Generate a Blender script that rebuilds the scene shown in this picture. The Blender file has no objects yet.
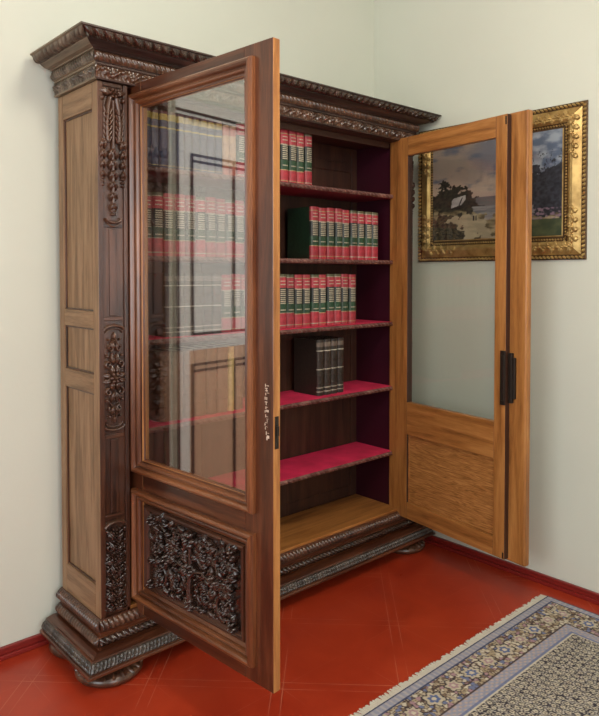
import bpy, bmesh, math, random
from mathutils import Vector, Matrix, noise
R = random.Random(7)
C = bpy.context.scene.collection
S = bpy.context.scene
PI = math.pi

# ------------------------------------------------------------------ camera, world, light, exposure
cam = bpy.data.cameras.new('camera'); co = bpy.data.objects.new('camera', cam); C.objects.link(co)
co.location = (-1.110, -2.3099, 1.4978); co.rotation_euler = (PI/2 - 0.0261, 0, -0.7361)
cam.sensor_fit = 'VERTICAL'; cam.sensor_height = 36; cam.lens = 676.09*36/716
cam.shift_x = (299.5-298.98)/716; cam.shift_y = -(358-290.78)/716
cam.clip_start = .05; S.camera = co
S.view_settings.view_transform = 'Standard'; S.view_settings.look = 'None'; S.view_settings.gamma = 1
S.view_settings.use_curve_mapping = False
S.view_settings.exposure = -0.20
w = bpy.data.worlds.new('world'); S.world = w; w.use_nodes = True
w.node_tree.nodes['Background'].inputs[0].default_value = (.8, .88, 1, 1); w.node_tree.nodes['Background'].inputs[1].default_value = 1.0

def area(name, loc, rot, sx, sy, power, col):
    l = bpy.data.lights.new(name, 'AREA'); l.shape = 'RECTANGLE'; l.size = sx; l.size_y = sy; l.energy = power; l.color = col
    o = bpy.data.objects.new(name, l); C.objects.link(o); o.location = loc; o.rotation_euler = rot; return o
XW, YW, XL, YF, ZC = 1.934, .387, -3.0, -4.4, 3.3
# daylight coming in through the two windows (one in the wall behind the camera, one in the left wall)
area('window_daylight', (-.9, YF+.06, 1.75), (PI/2, 0, 0), 1.9, 1.9, 62, (.96, .97, .97))
area('window_daylight_left', (XL+.06, -1.6, 1.75), (PI/2, 0, -PI/2), 1.7, 1.9, 62, (.90, .96, 1))
# ceiling lamp glow: point light added below the bowl to lift the upper walls
pl_ = bpy.data.lights.new('ceiling_lamp_glow', 'POINT'); pl_.energy = 62; pl_.color = (1, .92, .78); pl_.shadow_soft_size = .16
po_ = bpy.data.objects.new('ceiling_lamp_glow', pl_); C.objects.link(po_); po_.location = (.1, -1.7, ZC-.42)

# ------------------------------------------------------------------ materials
def newmat(name):
    m = bpy.data.materials.new(name); m.use_nodes = True
    nt = m.node_tree; b = nt.nodes['Principled BSDF']; return m, nt, b
def flat(name, col, rough=.5, metal=0, spec=.5):
    m, nt, b = newmat(name); b.inputs['Base Color'].default_value = (*col, 1); b.inputs['Roughness'].default_value = rough
    b.inputs['Metallic'].default_value = metal; b.inputs['Specular IOR Level'].default_value = spec; return m
def N(nt, t, **k):
    n = nt.nodes.new(t)
    for a, v in k.items(): setattr(n, a, v)
    return n
def ramp(nt, fac, stops):
    r = N(nt, 'ShaderNodeValToRGB'); e = r.color_ramp.elements
    e[0].position = stops[0][0]; e[0].color = (*stops[0][1], 1)
    e[1].position = stops[1][0]; e[1].color = (*stops[1][1], 1)
    for p, c in stops[2:]:
        x = e.new(p); x.color = (*c, 1)
    nt.links.new(fac, r.inputs[0]); return r.outputs[0]
def wood(name, dark, mid, light, axis='z', rough=.4, scale=1, bump=.15, coat=0, fig=0):
    m, nt, b = newmat(name); L = nt.links.new
    tc = N(nt, 'ShaderNodeTexCoord'); mp = N(nt, 'ShaderNodeMapping')
    s = {'z': (14, 14, 1.1), 'x': (1.1, 14, 14), 'y': (14, 1.1, 14)}[axis]
    mp.inputs['Scale'].default_value = [q*scale for q in s]
    L(tc.outputs['Object'], mp.inputs[0])
    n1 = N(nt, 'ShaderNodeTexNoise'); n1.inputs['Scale'].default_value = 1.6; n1.inputs['Detail'].default_value = 6; n1.inputs['Distortion'].default_value = .6+fig
    L(mp.outputs[0], n1.inputs[0])
    n2 = N(nt, 'ShaderNodeTexNoise'); n2.inputs['Scale'].default_value = 14; n2.inputs['Detail'].default_value = 3
    L(mp.outputs[0], n2.inputs[0])
    mx = N(nt, 'ShaderNodeMath', operation='MULTIPLY_ADD'); L(n2.outputs[0], mx.inputs[0]); mx.inputs[1].default_value = .35
    L(n1.outputs[0], mx.inputs[2])
    sb = N(nt, 'ShaderNodeMath', operation='SUBTRACT'); L(mx.outputs[0], sb.inputs[0]); sb.inputs[1].default_value = .17
    col = ramp(nt, sb.outputs[0], [(.3, dark), (.7, light), (.5, mid)])
    L(col, b.inputs['Base Color'])
    b.inputs['Roughness'].default_value = rough; b.inputs['Coat Weight'].default_value = coat; b.inputs['Coat Roughness'].default_value = .2
    bp = N(nt, 'ShaderNodeBump'); bp.inputs['Strength'].default_value = bump; bp.inputs['Distance'].default_value = .002
    L(mx.outputs[0], bp.inputs['Height']); L(bp.outputs[0], b.inputs['Normal'])
    return m
def srgb(r, g, b):
    f = lambda c: ((c/255+.055)/1.055)**2.4 if c > 10 else c/255/12.92
    return (f(r), f(g), f(b))
WALNUT = ((.022, .008, .0045), (.055, .019, .009), (.105, .038, .017))
REDW = ((.034, .009, .004), (.080, .023, .009), (.150, .049, .019))
OAK = ((.15, .080, .036), (.250, .143, .070), (.335, .200, .105))
MOUL = ((.055, .016, .006), (.130, .042, .015), (.23, .084, .031))
HONEY = ((.22, .080, .018), (.37, .150, .036), (.48, .215, .060))
M = {}
for ax in 'xyz':
    M['walnut_'+ax] = wood('walnut_'+ax, *WALNUT, axis=ax, rough=.34, coat=.25)
    M['red_'+ax] = wood('polished_walnut_'+ax, *REDW, axis=ax, rough=.3, coat=.35)
    M['mould_'+ax] = wood('moulding_walnut_'+ax, *MOUL, axis=ax, rough=.28, coat=.45)
    M['oak_'+ax] = wood('grey_oak_'+ax, *OAK, axis=ax, rough=.5, bump=.3, scale=1.6)
    M['honey_'+ax] = wood('honey_oak_'+ax, *HONEY, axis=ax, rough=.42, coat=.15, scale=1.3)
M['carve'] = wood('carved_walnut', (.012, .006, .004), (.030, .013, .008), (.055, .025, .015), rough=.26, coat=.6)
M['carve_brown'] = wood('carved_brown', (.032, .014, .008), (.075, .032, .017), (.135, .062, .033), rough=.3, coat=.5)
M['carve_grey'] = wood('carved_weathered', (.045, .030, .020), (.11, .078, .052), (.19, .14, .098), rough=.42, coat=.1)
M['carve_slate'] = wood('carved_slate_brown', (.020, .014, .011), (.050, .038, .030), (.10, .078, .062), rough=.36, coat=.35)
M['carve_edge'] = wood('carved_shelf_edge', (.07, .022, .018), (.14, .055, .045), (.24, .12, .095), rough=.33, coat=.4)
M['cornice'] = wood('cornice_walnut', (.018, .010, .008), (.042, .021, .016), (.08, .042, .03), axis='x', rough=.42, coat=.1)
M['cornice_side'] = wood('cornice_side_oak', (.09, .062, .036), (.17, .125, .078), (.26, .19, .125), axis='y', rough=.5)
M['backwood'] = wood('back_panel_wood', (.024, .008, .005), (.045, .016, .008), (.07, .027, .014), rough=.5)
M['burl'] = wood('panel_burl', (.20, .075, .018), (.40, .17, .045), (.56, .27, .085), axis='x', rough=.42, coat=.15, scale=1.7, fig=5.0)
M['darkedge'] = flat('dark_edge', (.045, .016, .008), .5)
M['maroon'] = flat('maroon_paint', (.035, .001, .009), .5)
M['crimson'] = flat('crimson_paint', (.20, .004, .022), .5)
M['iron'] = flat('dark_iron', (.035, .026, .02), .45, .6)
M['gold_foil'] = flat('gold_foil', (.55, .42, .20), .4, .5)
M['paper'] = flat('page_paper', (.62, .52, .36), .8)

def felt():
    m, nt, b = newmat('red_felt'); L = nt.links.new
    tc = N(nt, 'ShaderNodeTexCoord'); n = N(nt, 'ShaderNodeTexNoise'); n.inputs['Scale'].default_value = 9; n.inputs['Detail'].default_value = 8
    L(tc.outputs['Object'], n.inputs[0])
    L(ramp(nt, n.outputs[0], [(.3, (.55, .008, .06)), (.7, (.78, .018, .10))]), b.inputs['Base Color'])
    b.inputs['Roughness'].default_value = .9; return m
M['felt'] = felt()

def plaster():
    m, nt, b = newmat('wall_plaster'); L = nt.links.new
    tc = N(nt, 'ShaderNodeTexCoord'); n = N(nt, 'ShaderNodeTexNoise'); n.inputs['Scale'].default_value = 1.3; n.inputs['Detail'].default_value = 5
    L(tc.outputs['Object'], n.inputs[0])
    L(ramp(nt, n.outputs[0], [(.3, srgb(207, 210, 196)), (.7, srgb(212, 215, 201))]), b.inputs['Base Color'])
    n2 = N(nt, 'ShaderNodeTexNoise'); n2.inputs['Scale'].default_value = 60; L(tc.outputs['Object'], n2.inputs[0])
    bp = N(nt, 'ShaderNodeBump'); bp.inputs['Strength'].default_value = .08; bp.inputs['Distance'].default_value = .003
    L(n2.outputs[0], bp.inputs['Height']); L(bp.outputs[0], b.inputs['Normal']); b.inputs['Roughness'].default_value = .7; return m
M['wall'] = plaster()
M['ceiling'] = flat('ceiling_white', (.8, .79, .75), .8)
M['skirting'] = flat('skirting_red', (.22, .018, .014), .32)
M['white_paint'] = flat('white_gloss_paint', (.7, .69, .63), .35)
M['tan_paint'] = flat('tan_paint', (.55, .35, .22), .45)

def floor_mat():
    m, nt, b = newmat('red_painted_parquet'); L = nt.links.new
    tc = N(nt, 'ShaderNodeTexCoord'); sep = N(nt, 'ShaderNodeSeparateXYZ')
    mp = N(nt, 'ShaderNodeMapping'); mp.inputs['Rotation'].default_value = (0, 0, -PI/4); L(tc.outputs['Object'], mp.inputs[0])
    L(mp.outputs[0], sep.inputs[0])
    def mth(op, a, bb=None, c=None):
        n = N(nt, 'ShaderNodeMath', operation=op)
        for i, v in enumerate((a, bb, c)):
            if v is None: continue
            if isinstance(v, (int, float)): n.inputs[i].default_value = v
            else: L(v, n.inputs[i])
        return n.outputs[0]
    # rotated frame: first coordinate (x+y)/sqrt2, second (y-x)/sqrt2
    pitch = .46
    def cell(v, off): return mth('FRACT', mth('DIVIDE', mth('ADD', v, off), pitch))
    u = cell(sep.outputs[0], 100*pitch+.05); v = cell(sep.outputs[1], 100*pitch+.695)
    def line(x, pos, wd): return mth('LESS_THAN', mth('ABSOLUTE', mth('SUBTRACT', x, pos)), wd)
    lw = .0026
    l = line(u, .05, lw)
    for q in (line(u, .135, lw), line(v, .05, lw), line(v, .135, lw)): l = mth('MAXIMUM', l, q)
    d1 = line(mth('ADD', u, v), 1.135, lw*1.3); d2 = line(mth('SUBTRACT', u, v), 0.0, lw*1.3)
    l = mth('MAXIMUM', l, mth('MULTIPLY', mth('MAXIMUM', d1, d2), .3))
    n = N(nt, 'ShaderNodeTexNoise'); n.inputs['Scale'].default_value = 5; n.inputs['Detail'].default_value = 5; L(tc.outputs['Object'], n.inputs[0])
    msk = N(nt, 'ShaderNodeMapRange'); L(n.outputs[0], msk.inputs[0]); msk.inputs[1].default_value = .40; msk.inputs[2].default_value = .70
    l = mth('MULTIPLY', l, msk.outputs[0])
    # scratches
    ms = N(nt, 'ShaderNodeMapping'); ms.inputs['Rotation'].default_value = (0, 0, .55); ms.inputs['Scale'].default_value = (2, 90, 1); L(tc.outputs['Object'], ms.inputs[0])
    ns = N(nt, 'ShaderNodeTexNoise'); ns.inputs['Scale'].default_value = 1.5; ns.inputs['Detail'].default_value = 2; L(ms.outputs[0], ns.inputs[0])
    sc = mth('MULTIPLY', mth('GREATER_THAN', ns.outputs[0], .76), .12)
    l = mth('MAXIMUM', l, sc)
    n3 = N(nt, 'ShaderNodeTexNoise'); n3.inputs['Scale'].default_value = 3.0; n3.inputs['Detail'].default_value = 8; n3.inputs['Distortion'].default_value = 1; L(tc.outputs['Object'], n3.inputs[0])
    base = ramp(nt, n3.outputs[0], [(.3, (.32, .026, .009)), (.72, (.43, .044, .014))])
    mx = N(nt, 'ShaderNodeMix', data_type='RGBA'); L(l, mx.inputs[0]); L(base, mx.inputs[6]); mx.inputs[7].default_value = (.55, .20, .12, 1)
    L(mx.outputs[2], b.inputs['Base Color'])
    rr = N(nt, 'ShaderNodeMapRange'); L(n3.outputs[0], rr.inputs[0]); rr.inputs[3].default_value = .22; rr.inputs[4].default_value = .42
    L(rr.outputs[0], b.inputs['Roughness'])
    bp = N(nt, 'ShaderNodeBump'); bp.inputs['Strength'].default_value = .12; bp.inputs['Distance'].default_value = .004
    L(n3.outputs[0], bp.inputs['Height']); L(bp.outputs[0], b.inputs['Normal'])
    return m
M['floor'] = floor_mat()

def glass_mat(name, r0):
    m = bpy.data.materials.new(name); m.use_nodes = True; nt = m.node_tree; nt.nodes.clear(); L = nt.links.new
    o = N(nt, 'ShaderNodeOutputMaterial'); t = N(nt, 'ShaderNodeBsdfTransparent'); t.inputs[0].default_value = (.97, .98, .97, 1)
    g = N(nt, 'ShaderNodeBsdfGlossy'); g.inputs['Roughness'].default_value = .01; lw = N(nt, 'ShaderNodeLayerWeight'); lw.inputs[0].default_value = .5
    pw = N(nt, 'ShaderNodeMath', operation='POWER'); L(lw.outputs['Facing'], pw.inputs[0]); pw.inputs[1].default_value = 4
    f = N(nt, 'ShaderNodeMath', operation='MULTIPLY_ADD'); L(pw.outputs[0], f.inputs[0]); f.inputs[1].default_value = .86; f.inputs[2].default_value = r0
    mx = N(nt, 'ShaderNodeMixShader'); L(f.outputs[0], mx.inputs[0]); L(t.outputs[0], mx.inputs[1]); L(g.outputs[0], mx.inputs[2]); L(mx.outputs[0], o.inputs[0]); return m
M['glass'] = glass_mat('clear_glass', .035); M['old_glass'] = glass_mat('old_glass', .25)
def gilt():
    m, nt, b = newmat('gilt_gesso'); L = nt.links.new
    tc = N(nt, 'ShaderNodeTexCoord'); n = N(nt, 'ShaderNodeTexNoise'); n.inputs['Scale'].default_value = 22; n.inputs['Detail'].default_value = 6; L(tc.outputs['Object'], n.inputs[0])
    L(ramp(nt, n.outputs[0], [(.30, (.30, .18, .055)), (.62, (.56, .38, .14))]), b.inputs['Base Color'])
    b.inputs['Metallic'].default_value = .55; b.inputs['Roughness'].default_value = .38; return m
M['gilt'] = gilt(); M['gilt_dark'] = flat('dark_gap_gilt', (.085, .045, .015), .5, .4)  # darker gilt puts shade into the gaps behind rope and beads
def attr_mat(name, rough=.5, bump=0):
    m, nt, b = newmat(name); a = N(nt, 'ShaderNodeVertexColor'); a.layer_name = 'pigment'; nt.links.new(a.outputs[0], b.inputs['Base Color'])
    b.inputs['Roughness'].default_value = rough; return m

# ------------------------------------------------------------------ mesh helpers
class MB:
    def __init__(s): s.v = []; s.f = []; s.m = []; s.mats = []
    def mi(s, mat):
        if mat not in s.mats: s.mats.append(mat)
        return s.mats.index(mat)
    def quadgrid(s, rows, mat, closed=False):
        """rows: list of equally long point lists"""
        b = len(s.v); n = len(rows[0]); k = s.mi(mat)
        for r in rows: s.v += [tuple(p) for p in r]
        for i in range(len(rows)-1):
            for j in range(n-1 if not closed else n):
                j2 = (j+1) % n
                s.f.append((b+i*n+j, b+i*n+j2, b+(i+1)*n+j2, b+(i+1)*n+j)); s.m.append(k)
    def poly(s, pts, mat):
        b = len(s.v); s.v += [tuple(p) for p in pts]; s.f.append(tuple(range(b, b+len(pts)))); s.m.append(s.mi(mat))
    def box(s, x0, x1, y0, y1, z0, z1, mat, **faces):
        """faces: optional material keys nx px ny py nz pz"""
        b = len(s.v)
        s.v += [(x0, y0, z0), (x1, y0, z0), (x1, y1, z0), (x0, y1, z0), (x0, y0, z1), (x1, y0, z1), (x1, y1, z1), (x0, y1, z1)]
        for key, f in (('nz', (3, 2, 1, 0)), ('pz', (4, 5, 6, 7)), ('ny', (0, 1, 5, 4)), ('px', (1, 2, 6, 5)), ('py', (2, 3, 7, 6)), ('nx', (3, 0, 4, 7))):
            s.f.append(tuple(b+i for i in f)); s.m.append(s.mi(faces.get(key, mat)))
    def build(s, name, parent=None, bevel=0, smooth=False, recalc=False):
        me = bpy.data.meshes.new(name); me.from_pydata(s.v, [], s.f)
        for k in s.mats: me.materials.append(M[k])
        me.polygons.foreach_set('material_index', s.m)
        if smooth: me.polygons.foreach_set('use_smooth', [True]*len(s.f))
        if recalc:
            bm = bmesh.new(); bm.from_mesh(me); bmesh.ops.remove_doubles(bm, verts=bm.verts, dist=1e-5); bmesh.ops.recalc_face_normals(bm, faces=bm.faces); bm.to_mesh(me); bm.free()
        me.update()
        o = bpy.data.objects.new(name, me); C.objects.link(o)
        if parent: o.parent = parent
        if bevel:
            md = o.modifiers.new('bevel', 'BEVEL'); md.width = bevel; md.segments = 2; md.limit_method = 'ANGLE'; md.angle_limit = .6
        return o
def thing(name, label, cat, loc=(0, 0, 0), rz=0, group=None):
    o = bpy.data.objects.new(name, None); o.empty_display_size = .1; C.objects.link(o); o.location = loc; o.rotation_euler = (0, 0, rz)
    o['label'] = label; o['category'] = cat
    if group: o['group'] = group
    return o
def tag(o, label, cat, group=None):
    o['label'] = label; o['category'] = cat
    if group: o['group'] = group
    return o
def struct(o): o['kind'] = 'structure'; return o

# relief ornament on a plane: fn(u, w, h) -> world point
def blob(b, fn, u, w, ru, rw, rh, ang=0, mat='carve', n=8, k=3, h0=0):
    ca, sa = math.cos(ang), math.sin(ang); rows = []
    for i in range(k+1):
        t = i/k*PI/2; r = math.cos(t)
        rows.append([fn(u+ca*ru*r*math.cos(a)-sa*rw*r*math.sin(a), w+sa*ru*r*math.cos(a)+ca*rw*r*math.sin(a), h0+rh*math.sin(t)) for a in [2*PI*j/n for j in range(n)]])
    b.quadgrid(rows, mat, closed=True)
def leaf(b, fn, u, w, ang, ln, wd, hh, mat='carve', curl=0, lobes=3):
    rows = []; n = 9
    for i in range(n):
        t = i/(n-1); a = ang+curl*t
        wl = wd*math.sin(PI*min(1, t*.92+.06))**.8*(1+.28*math.cos(2*PI*lobes*t))
        cu = u+ln*sum(math.cos(ang+curl*q/20*t) for q in range(20))/20*t; cw = w+ln*sum(math.sin(ang+curl*q/20*t) for q in range(20))/20*t
        nx, ny = -math.sin(a), math.cos(a); hb = hh*(.35+.65*math.sin(PI*t**.8))
        rows.append([fn(cu+nx*wl*k, cw+ny*wl*k, hb*q) for k, q in ((-1, 0), (-.75, .75), (-.3, 1), (0, .55), (.3, 1), (.75, .75), (1, 0))])
    b.quadgrid(rows, mat)
def stem(b, fn, pts, r0, r1, hh, mat='carve'):
    rows = []
    for i, (u, w) in enumerate(pts):
        a = pts[max(0, i-1)]; c = pts[min(len(pts)-1, i+1)]
        d = Vector((c[0]-a[0], c[1]-a[1])); d = d.normalized() if d.length > 1e-9 else Vector((1, 0)); t = i/(len(pts)-1); r = r0+(r1-r0)*t
        rows.append([fn(u-d.y*r*math.cos(q), w+d.x*r*math.cos(q), hh*math.sin(q)*(r/r0)**.5) for q in (0, .5, 1.05, PI/2, PI-1.05, PI-.5, PI)])
    b.quadgrid(rows, mat)
def spiral(cx, cy, r0, turns, a0, sgn, n=34, rmin=.12):
    return [(cx+r0*(1-(1-rmin)*t)*math.cos(a0+sgn*2*PI*turns*t), cy+r0*(1-(1-rmin)*t)*math.sin(a0+sgn*2*PI*turns*t)) for t in [i/(n-1) for i in range(n)]]
def flower(b, fn, u, w, r, n=5, hh=.012, mat='carve', a0=0):
    for i in range(n):
        a = a0+2*PI*i/n; blob(b, fn, u+r*.6*math.cos(a), w+r*.6*math.sin(a), r*.48, r*.34, hh, a, mat)
    blob(b, fn, u, w, r*.3, r*.3, hh*1.35, 0, mat)
def rosette_scroll(b, fn, cx, cy, r, a0, sgn, mat='carve'):
    pts = spiral(cx, cy, r, 1.25, a0, sgn); stem(b, fn, pts, r*.13, r*.07, .012, mat)
    for i in range(3, 26, 3):
        u, w = pts[i]; t = math.atan2(pts[i+1][1]-w, pts[i+1][0]-u)
        leaf(b, fn, u, w, t-sgn*.75, r*.48, r*.15, .011, mat, curl=sgn*1.0)
        if i % 2: leaf(b, fn, u, w, t+sgn*.8, r*.3, r*.1, .010, mat, curl=-sgn*.8)
    flower(b, fn, cx, cy, r*.34, 6, .016, mat)

# sweeping a profile round the left side, front and right side of the bookcase
W, D, YB = 1.8165, .337, .352
A = .1201
def corners(p, pr=None):
    pr = p if pr is None else pr
    return [(-p, YB), (-p, -p), (W+pr, -p), (W+pr, YB)]
def sweep(b, prof, mat, side=None, cap=True):
    side = side or mat
    for seg, mm in ((0, side), (1, mat), (2, side)):
        rows = []
        for p, z in prof:
            c = corners(p); a, q = c[seg], c[seg+1]
            rows.append([(a[0]+(q[0]-a[0])*t, a[1]+(q[1]-a[1])*t, z) for t in (0, 1)])
        b.quadgrid(rows, mm)
def band(b, p0, z0, p1, z1, hf, mat, side=None, step=.0035, nv=8, bulge=.0):
    side = side or mat
    nn = Vector((z1-z0, 0, -(p1-p0))); 
    ln = math.hypot(z1-z0, p1-p0); outp, outz = (z1-z0)/ln, -(p1-p0)/ln
    if outp < 0: outp, outz = -outp, -outz
    for seg, mm, dirn in ((0, side, (-1, 0)), (1, mat, (0, -1)), (2, side, (1, 0))):
        c0, c1 = corners(p0), corners(p1); L = 1.9 if seg == 1 else .46; n = int(L/step) if seg < 2 else 24
        rows = []
        for j in range(nv+1):
            v = j/nv; row = []
            A0 = [c0[seg][k]+(c1[seg][k]-c0[seg][k])*v for k in (0, 1)]; A1 = [c0[seg+1][k]+(c1[seg+1][k]-c0[seg+1][k])*v for k in (0, 1)]
            z = z0+(z1-z0)*v
            for i in range(n+1):
                t = i/n; d = t*L; h = hf(d, v) + bulge*math.sin(PI*v)
                e = min(1, min(t, 1-t)*L/.006); h *= .35+.65*e
                row.append((A0[0]+(A1[0]-A0[0])*t+dirn[0]*h*outp, A0[1]+(A1[1]-A0[1])*t+dirn[1]*h*outp, z+h*outz))
            rows.append(row)
        b.quadgrid(rows, mm)

# ------------------------------------------------------------------ the room
b = MB(); b.box(XL-.1, XW+.12, YF-.1, YW+.1, -.06, 0, 'floor'); struct(b.build('floor'))
b = MB(); b.box(XL-.1, XW+.12, YF-.1, YW+.1, ZC, ZC+.06, 'ceiling'); struct(b.build('ceiling'))
b = MB(); b.box(XL-.1, XW+.12, YW, YW+.1, 0, ZC, 'wall'); struct(b.build('wall_back'))
b = MB(); b.box(XW, XW+.1, YF, YW, 0, ZC, 'wall'); struct(b.build('wall_right'))
def holed(name, horizontal, a0, a1, h0, h1, z0, z1, c0, c1):
    b = MB()
    for (p, q, r, s_) in ((a0, h0, 0, ZC), (h1, a1, 0, ZC), (h0, h1, 0, z0), (h0, h1, z1, ZC)):
        if horizontal: b.box(p, q, c0, c1, r, s_, 'wall')
        else: b.box(c0, c1, p, q, r, s_, 'wall')
    return struct(b.build(name))
holed('wall_front', True, XL-.1, XW+.1, -1.9, .1, .8, 2.75, YF-.1, YF)
holed('wall_left', False, YF, YW, -2.5, -.7, .8, 2.75, XL-.1, XL)
for nm, hz, c, (p, q) in (('window_1', True, YF-.06, (-1.9, .1)), ('window_2', False, XL-.06, (-2.5, -.7))):
    b = MB(); g = MB(); fr = .06; mid = (p+q)/2
    def bx(m, a0, a1, z0, z1, d0, d1, mat):
        if hz: m.box(a0, a1, c+d0, c+d1, z0, z1, mat)
        else: m.box(c+d0, c+d1, a0, a1, z0, z1, mat)
    for a0, a1, z0, z1 in ((p, p+fr, .8, 2.75), (q-fr, q, .8, 2.75), (p+fr, q-fr, .8, .8+fr), (p+fr, q-fr, 2.75-fr, 2.75), (mid-.03, mid+.03, .8+fr, 2.75-fr), (p+fr, mid-.03, 2.1, 2.15), (mid+.03, q-fr, 2.1, 2.15)):
        bx(b, a0, a1, z0, z1, -.02, .03, 'white_paint')
    wo = struct(b.build(nm, bevel=.004)); bx(g, p+fr, q-fr, .8+fr, 2.75-fr, -.003, .003, 'glass'); g.build('glass_pane', wo)
def skirt(name, x0, x1, y0, y1, out):
    """out: direction the board faces"""
    b = MB()
    for d, z0, z1 in ((.022, 0, .018), (.013, .018, .038), (.018, .038, .047)):
        if out == 'ny': b.box(x0, x1, y1-d, y1, z0, z1, 'skirting')
        elif out == 'nx': b.box(x1-d, x1, y0, y1, z0, z1, 'skirting')
        elif out == 'px': b.box(x0, x0+d, y0, y1, z0, z1, 'skirting')
        else: b.box(x0, x1, y0, y0+d, z0, z1, 'skirting')
    return struct(b.build(name, bevel=.003))
skirt('baseboard_back', -.33, XW, 0, YW, 'ny')
skirt('baseboard_right', 0, XW, YF, YW-.022, 'nx')
skirt('baseboard_front', XL, XW-.022, YF, 0, 'py')
skirt('baseboard_left', XL, 0, YF+.022, YW, 'px')
# panelled door in the back wall beyond the left edge of the frame (seen mirrored in the bookcase glass)
b = MB()
for x0, x1, z0, z1 in ((-.43, -.35, 0, 2.25), (-1.35, -1.27, 0, 2.25), (-1.35, -.35, 2.25, 2.33)):
    b.box(x0, x1, YW-.03, YW, z0, z1, 'white_paint')
b.box(-1.27, -.43, YW-.012, YW, 1.12, 2.25, 'white_paint'); b.box(-1.27, -.43, YW-.012, YW, 0, 1.12, 'tan_paint')
dk = 'darkedge'
for z in (2.235, 2.262): b.box(-1.35, -.35, YW-.036, YW-.03, z, z+.012, dk)
b.box(-.365, -.350, YW-.036, YW-.03, 0, 2.235, dk); b.box(-1.35, -1.335, YW-.036, YW-.03, 0, 2.235, dk)
for z0, z1 in ((1.2, 2.07), (.25, 1.05)):
    for z in (z0, z1, z1-.03): b.box(-1.22, -.46, YW-.02, YW-.012, z-.006, z+.006, dk)
    for x in (-1.22, -.76, -.47): b.box(x, x+.014, YW-.02, YW-.012, z0, z1, dk)
dr = struct(b.build('door_1'))
b = MB(); b.box(-1.2, -1.09, YW-.05, YW-.04, 1.08, 1.10, 'iron'); b.box(-1.2, -1.18, YW-.05, YW-.012, 1.08, 1.10, 'iron'); b.build('door_handle', dr, bevel=.003)

# ------------------------------------------------------------------ the bookcase
bc = thing('bookcase', 'large carved walnut bookcase with its two glazed doors open, in the room corner', 'bookcase')
S1, S2, S3, S4, S5, ZF = 1.917, 1.566, 1.236, .889, .536, .235
# side panels: frame and three fields
for sx in (0, 1):
    b = MB()
    X = lambda d: d if sx == 0 else W-d
    def bb(d0, d1, y0, y1, z0, z1, mat, **k):
        a, c = sorted((X(d0), X(d1))); b.box(a, c, y0, y1, z0, z1, mat, **k)
    bb(0, .022, 0.0, .046, .2, 2.195, 'oak_z', ny='walnut_z'); bb(0, .022, .303, YB-.005, .2, 2.195, 'oak_z')
    for z0, z1 in ((.2, .335), (1.05, 1.122), (1.292, 1.356), (2.10, 2.195)): bb(0, .022, .046, .303, z0, z1, 'oak_y')
    bb(.012, .022, .04, .31, .2, 2.195, 'oak_z')
    bb(.085, .105, .062, D-.012, .2, 2.195, 'maroon')
    o = b.build('side_panel', bc, bevel=.0025)
    b = MB()   # chamfer slips round each field
    for z0, z1 in ((.335, 1.05), (1.122, 1.292), (1.356, 2.10)):
        for y0, y1, q0, q1 in ((.046, .052, z0, z1), (.297, .303, z0, z1), (.052, .297, z0, z0+.006), (.052, .297, z1-.006, z1)):
            a, c = sorted((X(.006), X(.012))); b.box(a, c, y0, y1, q0, q1, 'walnut_z')
    b.build('field_moulding', o, bevel=.0015)
# back: framed panels
b = MB(); b.box(.02, W-.02, D-.012, D+.012, .2, 2.195, 'backwood')
for x in (.10, .66, 1.12, W-.15): b.box(x, x+.055, D-.02, D-.012, ZF, 2.19, 'backwood')
for z in (.245, 2.06, 1.15): b.box(.12, W-.12, D-.018, D-.012, z, z+.05, 'backwood')
b.build('back_panel', bc, bevel=.002)
b = MB(); b.box(.01, W-.01, .02, YB-.01, 2.195, 2.22, 'backwood'); b.build('top_board', bc)
b = MB(); b.box(.105, W-.105, .0, D-.02, ZF-.025, ZF, 'honey_x'); b.build('bottom_board', bc, bevel=.002)
# front frame rail under the cornice
b = MB(); b.box(A, W-A, .066, .085, 2.165, 2.195, 'darkedge'); b.build('top_rail', bc, bevel=.002)

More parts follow.
